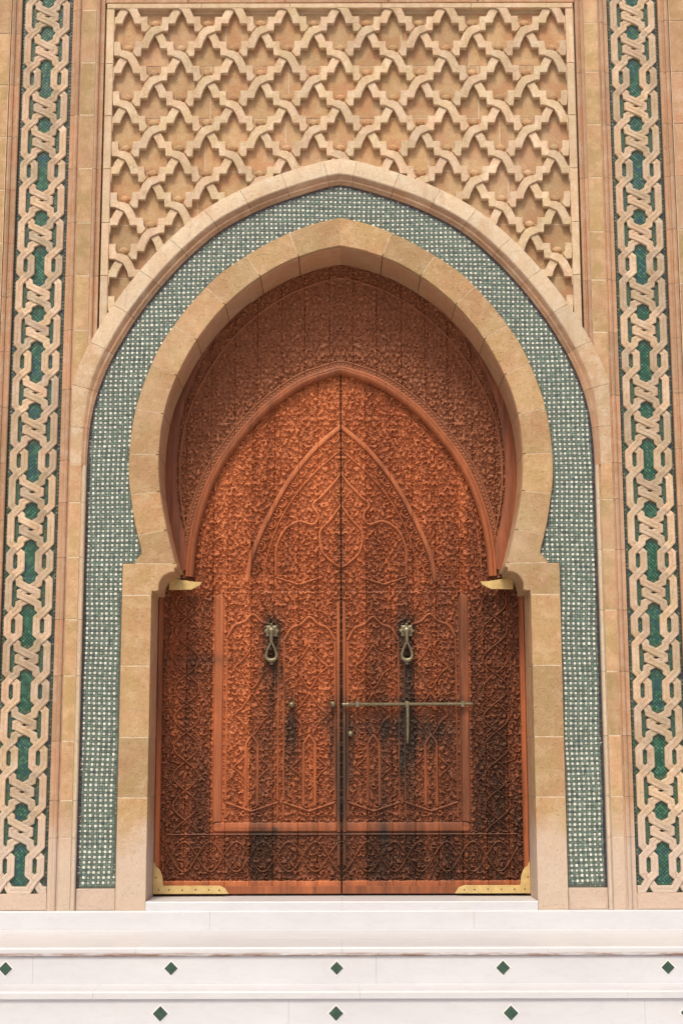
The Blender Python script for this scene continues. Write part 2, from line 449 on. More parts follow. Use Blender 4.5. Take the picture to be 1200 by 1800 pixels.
for side, J in ((-1, LJ), (1, RJ)):
    word = 'left' if side < 0 else 'right'
    p = thing('pilaster', f'slender sandstone pilaster between the {word} mosaic band and the green tiled surround', 'pilaster', (side * 1.84, 0.05, FOOT), 'pilasters flanking the tiled arch')
    lo = [FOOT] + [z for z in J if z < 3.2] + [3.39 if side > 0 else 3.441]
    up = [lo[-1]] + [z for z in J if z > lo[-1] + .05] + [TOP]
    xa, xb = 1.7765, 1.857
    block_run(p, *sorted((side * xa, side * xb)), lo, 0.0, 0.06, 'stone')
    block_run(p, *sorted((side * 1.7575, side * xb)), up, 0.0, 0.06, 'stone')
    mould(p, OUTER_BEAD, FOOT, TOP, side, 'stone_pink', J)
    mould(p, INNER_BEAD, FOOT, 2.9, side, 'stone_pale', J)
    mould(p, STEP_MOULD, 3.55, 6.36, side, 'stone_pink', J[::2])
    # mortar bed that shows in the joints; kept inside the mouldings
    m = MB(); m.box(*sorted((side * 1.776, side * 1.8575)), 0.0012, 0.128, FOOT, TOP); m.build('mortar_bed', 'mortar', p)
    m = MB(); m.box(*sorted((side * 1.7567, side * 1.7758)), 0.0012, 0.128, 3.40, TOP); m.build('mortar_bed', 'mortar', p)

# ------------------------------------------------------------------ plain piers outside the mosaic bands
for side in (-1, 1):
    word = 'left' if side < 0 else 'right'
    p = thing('outer_pier', f'plain sandstone pier at the {word} edge of the picture, outside the mosaic band', 'pier', (side * 2.9, 0.05, FOOT), 'plain piers outside the mosaic bands')
    J = [FOOT + 0.15] + [0.55 + 0.395 * i + (0.09 if side > 0 else 0) for i in range(18)]
    mould(p, [(2.296, .07), (2.296, .002), (2.303, -.004), (2.318, -.004), (2.322, .008), (2.335, .008), (2.339, -.006), (2.352, -.014), (2.366, -.006), (2.369, .006), (2.372, .07)],
          FOOT, TOP, side, 'stone_pink', J)
    for k, (a, b) in enumerate(zip([FOOT] + J, J + [TOP])):
        w = [2.375, 2.375 + random.choice((.10, .32, .45)), 3.3, 4.1, 5.0]
        for x0, x1 in zip(w, w[1:]):
            m = MB(); lo_, hi_ = sorted((side * (x0 + .004), side * (x1 - .004)))
            if b - a > .03: m.box(lo_, hi_, 0.0 + random.uniform(-.002, .002), 0.06, a + .004, b - .004, .0015); m.build('stone_block', random.choice(('stone', 'stone_pink', 'stone')), p)
    m = MB(); m.box(*sorted((side * 2.374, side * 5.0)), 0.0025, 0.128, FOOT, TOP); m.build('mortar_bed', 'mortar', p)

# ------------------------------------------------------------------ interlaced mosaic bands
def tile_mesh(cells, name, parent, mat='glaze', y0=0.0):
    """cells: (x, z, half, rot45, height, colour) -> small bevelled squares in ONE mesh"""
    V, F, C = [], [], []
    px, py, pz = parent_loc(parent)
    for x, z, h, rot, hg, col in cells:
        d = [(-h, -h), (h, -h), (h, h), (-h, h)] if not rot else [(-h, 0), (0, -h), (h, 0), (0, h)]
        o = len(V); t1, t2 = random.uniform(-.0007, .0007), random.uniform(-.0007, .0007)
        for s, yy in ((1.0, y0), (0.86, y0 - hg)):
            for a, b in d: V.append((x + a * s - px, yy + (t1 * a / h + t2 * b / h if s < 1 else 0) - py, z + b * s - pz))
        F += [(o + i, o + (i + 1) % 4, o + 4 + (i + 1) % 4, o + 4 + i) for i in range(4)] + [(o + 4, o + 5, o + 6, o + 7)]
        C += [col] * 8
    me = bpy.data.meshes.new(name); me.from_pydata(V, [], F)
    at = me.color_attributes.new('tint', 'FLOAT_COLOR', 'POINT')
    at.data.foreach_set('color', np.c_[np.array(C, np.float32), np.ones(len(C), np.float32)].ravel())
    o = link(name, me, mat, parent); o['kind'] = 'stuff'; return o

def ribbon(path, hw, hs, back, mb, groove=True):
    """strip along a polyline: mitred, lightly chamfered, heights hs = front depth at each point"""
    P = np.array(path, float); secs = []
    for i in range(len(P)):
        a = P[i] - P[i - 1] if i > 0 else P[1] - P[0]
        b = P[i + 1] - P[i] if i < len(P) - 1 else P[-1] - P[-2]
        a /= np.hypot(*a); b /= np.hypot(*b); t = a + b; L = np.hypot(*t)
        nrm = np.array([-t[1], t[0]]) / L; k = 1 / max(0.62, L / 2)
        y = hs[i]
        sec = [(-1, back), (-1, y + .004), (-.8, y), (-.12, y + .0006), (0, y + .003), (.12, y + .0006), (.8, y), (1, y + .004), (1, back)]
        secs.append([(P[i][0] + nrm[0] * s * hw * k, yy, P[i][1] + nrm[1] * s * hw * k) for s, yy in sec])
    mb.loft(secs)

LS, LK = 0.18, 0.26
seq = ['S', 'K', 'K', 'S', 'K', 'S', 'K', 'S', 'K', 'S'] + ['K', 'K', 'S'] * 7
OVER, UNDER, BED = 0.000, 0.013, 0.030
for side in (-1, 1):
    word = 'left' if side < 0 else 'right'
    cx = side * 2.1125
    t = thing('mosaic_band', f'tall vertical band of pale interlaced strips on green mosaic, {word} of the arch', 'mosaic band', (cx, 0.04, FOOT), 'interlaced mosaic bands')
    m = MB(); m.box(cx - .182, cx + .182, BED, 0.128, FOOT, TOP); m.build('mosaic_bed', 'bed', t)
    m = MB(); m.box(cx - .182, cx + .182, 0.006, BED - .0005, FOOT + .002, 0.043, .003); m.build('base_block', 'stone_pink', t)
    z = 0.1285; zones = []
    for s in seq:
        L = LS if s == 'S' else LK
        zones.append((s, z, z + L)); z += L
        if z > TOP - .3: break
    pieces = []
    def put(pts, hs):
        pieces.append(([(cx + a, b) for a, b in pts], hs))
    e = 0.036
    # foot of the band: the strands turn flat along the base
    z0 = zones[0][1]; zb = 0.064
    put([(-.178, zb), (-.14, zb), (-.1, z0)], [OVER + .004, OVER + .004, OVER])
    put([(.178, zb), (.14, zb), (.1, z0)], [UNDER, UNDER, UNDER])
    put([(-.1, z0), (-.06, zb), (0, zb), (.06, zb), (.1, z0)], [UNDER, .006, .004, .004, OVER])
    for s, a, b in zones:
        L = b - a
        # at every node the strand that rises to the right passes over; heights: (side, going outward upward?)
        for sg in (-1, 1):
            def hh(inner_above):     # strand leaving the node upward on this side
                rises_right = (inner_above and sg < 0) or ((not inner_above) and sg > 0)
                return OVER if rises_right else UNDER
            lo_o, lo_i = hh(False), hh(True)
            # at the top node the direction reverses
            hi_o, hi_i = (UNDER if lo_o == OVER else OVER), (UNDER if lo_i == OVER else OVER)
            put([(sg * .1, a), (sg * .1365, a + .040), (sg * .1365, b - .040), (sg * .1, b)], [lo_o, .005, .005, hi_o])
            if s == 'S':
                put([(sg * .1, a), (sg * .059, a + .038), (sg * .059, b - .038), (sg * .1, b)], [lo_i, .005, .005, hi_i])
            else:
                c1, c2 = a + L * .36, a + L * .64          # the two crossings of the knot; the strand that falls to the right is over
                if sg < 0:  # left foot -> right -> left: rises right at c1 (under), rises left at c2 (over)
                    put([(-.1, a), (-.067, a + .030), (-.064, a + .060), (0, c1), (.056, a + L / 2 - .011), (.056, a + L / 2 + .011), (0, c2), (-.064, b - .060), (-.067, b - .030), (-.1, b)],
                        [lo_i, .006, .006, UNDER, .006, .004, OVER, .004, .005, hi_i])
                else:
                    put([(.1, a), (.067, a + .030), (.064, a + .060), (0, c1), (-.056, a + L / 2 - .011), (-.056, a + L / 2 + .011), (0, c2), (.064, b - .060), (.067, b - .030), (.1, b)],
                        [lo_i, .006, .005, OVER, .004, .006, UNDER, .006, .006, hi_i])
    base_mesh = None
    for pts, hs in pieces:
        m = MB(); ribbon(pts, .0245, hs, BED + .001, m); m.build('interlace_strip', 'strip', t)
    # small squares of the ground, greener and bluer in the middle openings
    cells = []; pt = 0.025
    slots = [((a + b) / 2, .125) for s, a, b in zones if s == 'S'] + [(zones[i][2], .045) for i in range(len(zones) - 1) if zones[i][0] == 'K' and zones[i + 1][0] == 'K']
    ns = int(.36 / pt)
    hue = {}
    for j in range(int((TOP - .05) / (pt * .5))):
        zz = 0.052 + j * pt * .5
        for i in range(ns + 1):
            x = -.18 + i * pt + (pt / 2 if j % 2 else 0)
            if abs(x) > .176: continue
            mid = abs(x) < .045 and any(abs(zz - c) < l for c, l in slots)
            q = random.random()
            if mid:
                key = round(zz / .35); hue.setdefault(key, random.random()); hq = hue[key]
                col = (0.03 + .10 * q * q, 0.085 + .19 * q, 0.06 + .11 * q) if q < .7 else ((0.03, .10, .13) if hq > .5 else (.02, .11, .06))
            elif abs(x) > .155:
                col = (0.065, 0.105, 0.07) if q < .6 else ((.05, .06, .09) if q < .75 else (.16, .17, .13))
            else:
                col = (0.075, 0.15, 0.095) if q < .5 else ((.12, .15, .08) if q < .75 else (.05, .12, .11))
            cells.append((cx + x, zz, pt * .47, True, .003, col))
    tile_mesh(cells, 'mosaic_tiles', t, y0=BED - .0005)

# ------------------------------------------------------------------ carved lattice panel
panel = thing('lattice_relief', 'carved sandstone panel of interlaced stepped lattice filling the wall over the arch', 'relief panel', (0, 0.08, 5.1))
A = 0.382; UX, UZ = 0.382 / 94, 0.382 / 83
XE, ZT = 1.628, 6.276
GR = 0.052
m = MB()
sx = np.linspace(-1.69, 1.69, 121)
low = [(x, float(z_on(TILE, x)) + .08) if abs(x) < 1.6 else (x, 3.72) for x in sx]
m.prism([(-1.697, 6.36)] + low + [(1.697, 6.36)], GR + .0025, .128); m.build('mortar_bed', 'mortar', panel)
MID = TILE + normals(TILE) * 0.09
if MID[10, 1] < TILE[10, 1]: MID = TILE - normals(TILE) * 0.09
MID[0, 0] = 0
def mid_x(z):
    k = MID[:, 1] > 3.0; c = MID[k]; o = np.argsort(c[:, 1]); return float(np.interp(z, c[o, 1], c[o, 0], right=0.0))
courses = [3.86 + .02, 4.26, 4.65, 5.05, 5.45, 5.85, 6.26]
courses = [3.5] + courses
for ci, (a, b) in enumerate(zip(courses, courses[1:])):
    brk = [-1.69]; 
    while brk[-1] < 1.69:
        brk.append(brk[-1] + random.uniform(.42, .78))
    brk[-1] = 1.69
    if brk[-1] - brk[-2] < .2: brk.pop(-2)
    ext = sorted(set(brk + [0.0])) if mid_x(a) > 0.02 else brk
    for x0, x1 in zip(ext, ext[1:]):
        sgn = 1 if (x0 + x1) / 2 > 0 else -1
        lo_, hi_ = (x0, x1) if sgn > 0 else (-x1, -x0)
        zz = np.linspace(a, b, 25); pl = []
        if mid_x(a) < 0.001: pl = [(x0, a), (x1, a), (x1, b), (x0, b)]
        else:
            val = [z for z in zz if max(lo_, mid_x(z)) < hi_ - .01]
            if len(val) < 3: continue
            pl = [(sgn * hi_, val[0]), (sgn * hi_, val[-1])] + [(sgn * max(lo_, mid_x(z)), z) for z in val[::-1]]
        q = offset(pl if sum(pl[i - 1][0] * pl[i][1] - pl[i][0] * pl[i - 1][1] for i in range(len(pl))) > 0 else pl[::-1], .004)
        m = MB(); m.prism(q, GR + random.uniform(-.0015, .001), .126, 0); m.build('stone_block', 'stone_ground', panel)

def fit(poly):
    """trim a piece to the panel and to the arch moulding"""
    for a, b, c in ((1, 0, XE), (-1, 0, XE), (0, 1, ZT)):
        poly = clip(poly, a, b, c)
        if not poly: return None
    cx_ = sum(p[0] for p in poly) / len(poly); cz_ = sum(p[1] for p in poly) / len(poly)
    sub = MID
    def n_of(x, z):
        d = float(dist_to(sub, abs(x), z)); return -d if bool(inside(MID, np.array(x), np.array(z), -9)) else d
    if n_of(cx_, cz_) < -0.03: return None
    out = []
    for x, z in poly:
        if n_of(x, z) < 0:
            k = int(np.argmin(np.hypot(sub[:, 0] - abs(x), sub[:, 1] - z))); s = 1 if x >= 0 else -1
            q = (s * sub[k, 0], float(sub[k, 1]))
        else: q = (x, z)
        if not out or math.hypot(q[0] - out[-1][0], q[1] - out[-1][1]) > 1e-3: out.append(q)
    xs = [p[0] for p in out]; zs = [p[1] for p in out]
    if len(out) < 3 or max(xs) - min(xs) < .012 or max(zs) - min(zs) < .012: return None
    return out
ARM_LO = [(0, 0), (4.5, 7), (8, 13.5), (10.5, 22), (22.5, 22), (23.5, 34.5), (32, 35)]
ARM_HI = [(38, 27.5), (34.5, 22.5), (34, 10.5), (22, 10.5), (19.5, 2), (15, -6.5)]
CROSS = [(9, -13), (2, -15.5), (-9, -14), (-15, -6.5)]
SO, SM, SU = 0.000, 0.007, 0.013
rows = []
z = 6.263; k = 0
while z > 3.6:
    rows.append((z, k)); z -= A / 2; k += 1
for z0, k in rows:
    xs = [(i + (0.5 if k % 2 else 0)) * A for i in range(-6, 6)]
    for x0 in xs:
        if abs(x0) > XE + .25: continue
        back_over = (k % 2 == 0)                 # on even rows the strand falling to the right is on top
        for fam in (1, -1):                      # 1 falls to the right, -1 falls to the left
            over = back_over if fam == 1 else (not back_over)
            pts = ARM_LO + ARM_HI[:3] + ([(22, 10.5), (19, 4.5), (15, -3), (7.5, -11), (0, -14.5), (-9, -15.5), (-15, -6.5)] if over else [(22, 10.5), (18.5, 3), (13, -5)])
            poly = [(x0 + fam * a * UX, z0 - b * UZ) for a, b in pts]
            poly = fit(poly)
            if not poly: continue
            z1 = z0 - A / 2
            def front(x, z, z0=z0, over=over):
                u = min(1, max(0, (z0 - z) / (A / 2)))
                return (SO + (SU - SO) * u) if over else (SU + (SO - SU) * u)
            m = MB(); m.prism(poly, front, GR, .0025); m.build('lattice_strand', 'strand', panel)
        # leaf boss above the crossing
        bx, bz = x0, z0 + 24 * UZ
        if fit([(bx - .03, bz - .02), (bx + .03, bz - .02), (bx, bz + .04)]) and abs(bx) < XE - .04 and bz < ZT - .02 and z_on(TILE, bx) + .2 < bz:
            m = MB()
            rr = [(bx + .034 * f * math.cos(q), dep, bz - .006 + .026 * f * math.sin(q)) for f, dep in ((1, GR + .001), (.95, GR - .010), (.7, GR - .017), (.35, GR - .020), (.1, GR - .0205)) for q in [2 * math.pi * j / 12 for j in range(12)]]
            m.loft([rr[i * 12:(i + 1) * 12] for i in range(5)])
            m.build('leaf_boss', 'stone_ground', panel, smooth=40)
for sg in (-1, 1):
    zs = [3.74, 4.26, 4.65, 5.05, 5.45, 5.85, 6.272]
    for a, b in zip(zs, zs[1:]):
        m = MB(); m.box(*sorted((sg * (XE + .001), sg * 1.683)), .000, GR + .01, a + .001, b - .001, .004); m.build('border_bar', 'strand', panel)
for a, b in ((-1.683, -1.0), (-1.0, -.36), (-.36, .3), (.3, .95), (.95, 1.683)):
    m = MB(); m.box(a + .001, b - .001, .000, GR + .01, ZT + .001, 6.314, .004); m.build('border_bar', 'strand', panel)

lint = thing('upper_wall', 'plain sandstone courses above the carved lattice panel, at the very top of the picture', 'wall', (0, 0.06, 6.33))
for a, b in ((6.325, 6.36), (6.362, 6.76), (6.762, 7.1), (7.102, TOP)):
    for x0, x1 in ((-1.697, -1.1), (-1.1, -.4), (-.4, .35), (.35, 1.0), (1.0, 1.697)):
        m = MB(); m.box(x0 + .002, x1 - .002, .012 if b < 6.37 else .002, .127, a, b - .004, .004); m.build('stone_block', 'stone_pink', lint)

# ------------------------------------------------------------------ outer arch moulding
arch = thing('arch_moulding', 'pale protruding pointed arch moulding between the carved lattice and the green tiles', 'arch', (0, 0, 2.9))
NS = 111
C = resample(TILE, NS); nr = normals(C)
if nr[5, 1] < 0: nr = -nr
nr[0] = (0.0, 1.0)
W = 0.185
def section(i, sg, bead=False):
    x, z = C[i]; nx, nz = nr[i]
    k = min(1.0, max(0.0, (z - 2.95) / 1.0)); amp = 0.20 + 0.42 * k * k * (3 - 2 * k); fa = .62 * k * k * (3 - 2 * k)
    w = W
    if x + nx * w > 1.8565: w = max(0.028, (1.8565 - x) / max(nx, .05))
    if x > 1.6: w = max(.05, min(w, 1.8565 - x)) if z < 3.3 else w
    prof = [(0.0, .045), (0.0, .012), (.012, .004), (.020, -.012 * amp), (.030, -.016 * amp), (.034, -.012 * amp), (.046, -.034 * amp), (.058, -.050 * amp), (.066, -.056 * fa - .001),
            (.075, -.054 * fa - .001), (.120, -.042 * fa - .001), (.165, -.022 * fa - .001), (1.0, -.006 * k - .001), (1.0, .060)]
    s = w / W
    if bead: prof = prof[:8] + [(.058, .045)]
    else: prof = [(.0584, .045)] + [(.0584, -.049 * fa)] + prof[8:]
    return [(sg * (x + nx * (w if u == 1.0 else u * s)), y, z + nz * (w if u == 1.0 else u * s)) for u, y in prof]
cuts = [3, 14, 25, 35, 46, 57, 68, 79, 90, 100, NS - 1]
m = MB(); m.loft([section(i, -1) for i in range(cuts[0], 0, -1)] + [section(0, 1)] + [section(i, 1) for i in range(1, cuts[0] + 1)]); m.build('keystone', 'stone_pale', arch, smooth=40)
m = MB(); m.loft([section(i, -1, True) for i in range(cuts[0], 0, -1)] + [section(0, 1, True)] + [section(i, 1, True) for i in range(1, cuts[0] + 1)]); m.build('bead_stone', 'stone_bead', arch, smooth=40)
def nudge(s, tdir, d): return [(x + tdir[0] * d, y, z + tdir[1] * d) for x, y, z in s]
for sg in (-1, 1):
    for a, b in zip(cuts, cuts[1:]):
      for bead in (False, True):
        secs = [section(i, sg, bead) for i in range(a, b + 1)]
        ta = C[a + 1] - C[a]; ta = ta / np.hypot(*ta); tb = C[b] - C[b - 1]; tb = tb / np.hypot(*tb)
        secs[0] = nudge(secs[0], (sg * ta[0], ta[1]), .002); secs[-1] = nudge(secs[-1], (sg * tb[0], tb[1]), -.0005)
        m = MB(); m.loft(secs); m.build(*(('bead_stone', 'stone_bead' if a < 80 else 'stone_pink') if bead else ('arch_stone', 'stone_pale' if a < 79 else 'stone_fade')), arch, smooth=40)

# ------------------------------------------------------------------ green and white tiled surround
tiles = thing('tiled_surround', 'arch shaped band of tiny green and white glazed tiles around the horseshoe arch', 'tilework', (0, 0.04, FOOT))
TY = 0.034
left = [(-1.743, 0.075)] + [(-1.743, 2.9)] + [(-(x + .004), z) for x, z in C[::-1][1:]] + [(x + .004, z) for x, z in C[1:]] + [(1.743, 2.9), (1.743, 0.075)]
inner = [(1.479, .075), (1.479, 2.212), (1.40, 2.212)] + [(x - .006, z - .004) for x, z in EXTR[::-1]] 
inner = inner + [(-x, z) for x, z in inner[::-1]]
m = MB(); m.prism(left + inner, TY, .128); m.build('tile_bed', 'tile_bed', tiles)
for sg in (-1, 1):
    m = MB(); m.box(*sorted((sg * 1.484, sg * 1.7425)), TY - .012, .128, FOOT + .001, .074, .003); m.build('base_block', 'stone_pink', tiles)
pt = 0.0333
gx = np.arange(0, int(1.76 / pt) * 2 + 6)
whites, greens = [], []
nx_ = int(1.75 / pt) + 1; nz_ = int(4.95 / pt) + 1
def in_tiles(x, z, mrg=0.0):
    x = np.asarray(x); z = np.asarray(z)
    a = np.where(z < 2.95, (np.abs(x) < 1.739 - mrg), inside(TILE, x, z, -9))
    b = np.where(z < 2.222, np.abs(x) > 1.486 + mrg, ~inside(EXTR, x, z, 2.2))
    return a & b & (z > .08)
GI, GJ = np.meshgrid(np.arange(-nx_, nx_ + 1), np.arange(2, nz_ + 1))
for fx, fz, kind in ((0.0, 0.0, 'w'), (.5, .5, 'd'), (.5, 0, 'm'), (0, .5, 'm')):
    for sgn in (0,):
        X = (GI + fx) * pt + 0.008; Z = (GJ + fz) * pt + .016
        warp = .006 * np.sin(X * 5.1 + Z * 2.3) + .004 * np.sin(Z * 9 + X); X = X + warp; Z = Z + .006 * np.sin(X * 4.4 - Z * 1.9)
        mg = {'w': .009, 'd': .010, 'm': .006}[kind]
        ok = in_tiles(X, Z) & in_tiles(X + mg, Z) & in_tiles(X - mg, Z) & in_tiles(X, Z + mg) & in_tiles(X, Z - mg)
        for x, z in zip(X[ok], Z[ok]):
            x += random.uniform(-.0012, .0012); z += random.uniform(-.0012, .0012); q = random.random()
            if kind == 'w':
                c = random.uniform(.60, .85); whites.append((x, z, .0082 * random.uniform(.88, 1.1), False, .0035, (c * .97, c, c * .90) if q < .9 else (.35, .45, .38)))
            elif kind == 'd':
                g = random.uniform(.7, 1.3); greens.append((x, z, .0128, True, .0025, (.115 * g, .180 * g, .145 * g) if q < .92 else (.06, .10, .11)))
            else:
                g = random.uniform(.6, 1.3); greens.append((x, z, .0068, True, .003, (.23 * g, .29 * g, .25 * g)))
# the dark blue row of tiles along the outer edge
edge = resample(np.vstack([TILE, [[1.742, .09]]]), 300)
tile_mesh(whites, 'white_tiles', tiles, y0=TY - .0003)
tile_mesh(greens, 'green_tiles', tiles, y0=TY - .0003)
en = normals(edge); 
if en[5, 1] < 0: en = -en
ecell = []
for sg in (-1, 1):
    for (x, z), (ax, az) in zip(edge[1:], en[1:]):
        ecell.append((sg * (x - ax * .010), z - az * .010, .0075, False, .006, (.035, .03, .065) if random.random() < .6 else (.08, .05, .05)))
tile_mesh(ecell, 'edge_tiles', tiles, y0=TY - .0006)

# ------------------------------------------------------------------ horseshoe arch of golden stone
hs = thing('horseshoe_arch', 'golden sandstone horseshoe arch with straight jambs framing the wooden door', 'arch', (0, 0.2, FOOT))
NV = 181
I = resample(INTR, NV)
E_ = resample(EXTR, NV)
IN = normals(I)
def match():
    n = IN if IN[5, 1] > 0 else -IN
    n = n.copy(); n[0] = (0, 1); dense = resample(EXTR, 900); out = E_.copy(); last = 0
    for i in range(NV):
        if I[i, 1] < 2.5 and i > NV // 2: break
        r = dense - I[i]; al = r @ n[i]; pe = np.abs(r @ np.array([-n[i, 1], n[i, 0]])); pe[al < 0] = 9
        k = max(last, int(np.argmin(pe))); out[i] = dense[k]; last = k
    out[0] = EXTR[0]; rest = NV - i
    tail = resample(dense[last:], rest + 1); out[i:] = tail[1:]
    return out
E_ = match()
if IN[5, 1] < 0: IN = -IN
VF, VB = -0.004, 0.405
def vsec(i, sg, rev=False):
    (ix, iz), (ex, ez), (nx, nz) = I[i], E_[i], IN[i]
    if i == 0: nx, nz = 0.0, 1.0
    g = .010
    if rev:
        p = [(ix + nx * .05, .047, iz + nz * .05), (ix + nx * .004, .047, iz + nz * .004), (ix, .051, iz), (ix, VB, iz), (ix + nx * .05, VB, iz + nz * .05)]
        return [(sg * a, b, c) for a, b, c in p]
    p = [(ex, .12, ez), (ex, VF + .004, ez), (ex - (ex - ix) * .02, VF, ez - (ez - iz) * .02), (ix + nx * .004, VF, iz + nz * .004), (ix, VF + .004, iz), (ix, .026, iz),
         (ix + nx * g, .030, iz + nz * g), (ix + nx * g, .12, iz + nz * g)]
    return [(sg * a, b, c) for a, b, c in p]
vc = [0, 19, 38, 58, 78, 96, 114, 132, 148, 165, NV - 1]
for sg in (-1, 1):
    for a, b in zip(vc, vc[1:]):
      for rev in (False, True):
        secs = [vsec(i, sg, rev) for i in range(a, b + 1)]
        def mv(s, i, d):
            t_ = (I[min(i + 1, NV - 1)] - I[max(i - 1, 0)]); t_ = t_ / np.hypot(*t_); return [(x + sg * t_[0] * d, y, z + t_[1] * d) for x, y, z in s]
        if a > 0: secs[0] = mv(secs[0], a, .003)
        secs[-1] = mv(secs[-1], b, -.003)
        if b == NV - 1: secs[-1] = [(x, y, max(z, 2.224)) for x, y, z in secs[-1]]
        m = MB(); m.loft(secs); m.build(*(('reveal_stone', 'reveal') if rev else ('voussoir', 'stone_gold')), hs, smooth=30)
arc = [(1.128 + .106 * math.sin(q), 2.060 + .106 * math.cos(q)) for q in np.linspace(0, math.pi / 2, 12)]
corb = [(1.112, 2.221), (1.112, 2.196), (1.128, 2.190)] + arc + [(1.234, 2.040), (1.252, 2.034), (1.2775, 2.034), (1.2775, 2.008), (1.4785, 2.008), (1.4785, 2.221)]
JZ = [FOOT, 0.66, 1.055, 1.529, 2.005]
for sg in (-1, 1):
    m = MB(); m.prism([(sg * x, z) for x, z in corb], VF, VB, .004); m.build('corbel_stone', 'stone_gold', hs)
    for a, b in zip(JZ, JZ[1:]):
        m = MB(); m.prism([(sg * 1.281, a + .003), (sg * 1.4785, a + .003), (sg * 1.4785, b - .003), (sg * 1.281, b - .003)], VF, .12, .002); m.build('jamb_stone', 'stone_gold', hs)
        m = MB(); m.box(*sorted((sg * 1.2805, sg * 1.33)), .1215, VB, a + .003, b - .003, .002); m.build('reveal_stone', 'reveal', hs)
for sg in (-1, 1):
    m = MB(); m.box(*sorted((sg * 1.2835, sg * 1.477)), -.0028, .404, FOOT, 2.2); m.build('mortar_bed', 'mortar', hs)
m = MB()
for sg in (-1, 1):
    secs = []
    for i in range(NV):
        (ix, iz), (ex, ez), (nx, nz) = I[i], E_[i], IN[i]
        if i == 0: nx, nz = 0, 1
        a = .02; secs.append([(sg * (ix + nx * a), -.0028, iz + nz * a), (sg * (ex * .996), -.0028, ez - .004), (sg * ex * .996, .40, ez - .004), (sg * (ix + nx * a), .40, iz + nz * a)])
    m.loft(secs)
m.build('mortar_ring', 'mortar', hs)

# ------------------------------------------------------------------ carved wood: one relief map, cut into planks
G = 0.004
XH = np.arange(0, 1.30 + G / 2, G); ZH = np.arange(-0.03, 4.50 + G / 2, G)
nxh, nzh = len(XH), len(ZH)
XX, ZZ = np.meshgrid(XH, ZH)
H = np.zeros_like(XX)
def stroke(pts, w, h):
    pts = np.asarray(pts, float)
    x0, z0 = pts.min(0) - w; x1, z1 = pts.max(0) + w
    i0 = max(0, int((x0) / G)); i1 = min(nxh, int(x1 / G) + 2); j0 = max(0, int((z0 + .03) / G)); j1 = min(nzh, int((z1 + .03) / G) + 2)
    if i0 >= i1 or j0 >= j1: return
    wx = XX[j0:j1, i0:i1][..., None]; wz = ZZ[j0:j1, i0:i1][..., None]
    d = np.sqrt(((wx - pts[:, 0]) ** 2 + (wz - pts[:, 1]) ** 2).min(-1))
    H[j0:j1, i0:i1] = np.maximum(H[j0:j1, i0:i1], h * np.sqrt(np.clip(1 - (d / w) ** 2, 0, 1)))
def cut(pts, w, depth):
    """groove or drilled pit: lowers the field"""
    global H
    pts = np.asarray(pts, float)
    x0, z0 = pts.min(0) - w; x1, z1 = pts.max(0) + w
    i0 = max(0, int((x0) / G)); i1 = min(nxh, int(x1 / G) + 2); j0 = max(0, int((z0 + .03) / G)); j1 = min(nzh, int((z1 + .03) / G) + 2)
    if i0 >= i1 or j0 >= j1: return
    d = np.sqrt(((XX[j0:j1, i0:i1][..., None] - pts[:, 0]) ** 2 + (ZZ[j0:j1, i0:i1][..., None] - pts[:, 1]) ** 2).min(-1))
    H[j0:j1, i0:i1] = np.minimum(H[j0:j1, i0:i1], np.where(d < w, .011 - depth, .011 - depth * np.clip(1.5 - d / w * .75, 0, 1) * (d < w * 1.4)))
H[:] = .011
def scroll(x, z, R, rot, hand, w=.0042, h=.021):
    u = np.linspace(0, 1, 30); r = R * (1 - .80 * u); a = rot + hand * u * 2 * math.pi * 1.2
    cut(np.c_[x + r * np.cos(a), z + r * np.sin(a)], w, h)
    for q in (0.4, 2.3, 4.3):
        b = rot + hand * (q + rng.uniform(-.4, .4)); rr = R + .0075
        cut([(x + rr * math.cos(b), z + rr * math.sin(b))], .0056, .026)
    b = rot + 3.1; s = np.linspace(0, 1, 6)
    cut(np.c_[x + (R + .004 + .010 * s) * np.cos(b + s * .5), z + (R + .004 + .010 * s) * np.sin(b + s * .5)], w, h)
PITCH = 0.045
hand = 1
for j in range(int(4.55 / (PITCH * .87)) + 2):
    for i in range(int(1.32 / PITCH) + 2):
        x = i * PITCH + (PITCH / 2 if j % 2 else 0) + rng.uniform(-.005, .005); z = -.03 + j * PITCH * .87 + rng.uniform(-.005, .005)
        scroll(x, z, 0.0152 * rng.uniform(.85, 1.1), rng.uniform(0, 6.28), 1 if (i + j) % 2 else -1)
def outline(pts, hw, plate=.011, groove=.006, depth=-.007):
    """plain raised fillet along a line with a cut groove on both sides"""
    global H
    d = dist_to(np.asarray(pts, float), XX, ZZ)
    H = np.where(d < hw + groove, depth - .003, H); H = np.where(d < hw, plate + .002 - .003 * (d / hw) ** 2, H)
# --- the leaf
outline([(.857, .45), (.857, 2.03)], .031)
outline([(0, .453), (.857, .453)], .030, .009)
AB = smooth_curve([(0, 3.27), (.10, 3.19), (.24, 3.05), (.40, 2.83), (.54, 2.56), (.63, 2.34), (.665, 2.16)])
outline(AB, .017)
lob = resample(AB, 16); ln = normals(lob)
if ln[3, 1] > 0: ln = -ln
for (x, z), (ax, az) in zip(lob[:-1], ln[:-1]):
    q = np.linspace(0, 2 * math.pi, 30); cx_, cz_ = x + ax * .034, z + az * .034; q = math.atan2(az, ax) + np.linspace(-1.65, 1.65, 20)
    outline(np.c_[cx_ + .036 * np.cos(q), cz_ + .036 * np.sin(q)], .005, .012, .005)
outline([(0, 2.075), (.80, 2.075)], .0001, .004, .004, .001)
OG = smooth_curve([(0, 2.93), (.05, 2.86), (.14, 2.76), (.20, 2.70), (.16, 2.62), (.20, 2.56), (.30, 2.58), (.40, 2.52), (.455, 2.40), (.46, 2.26), (.46, 2.12)])
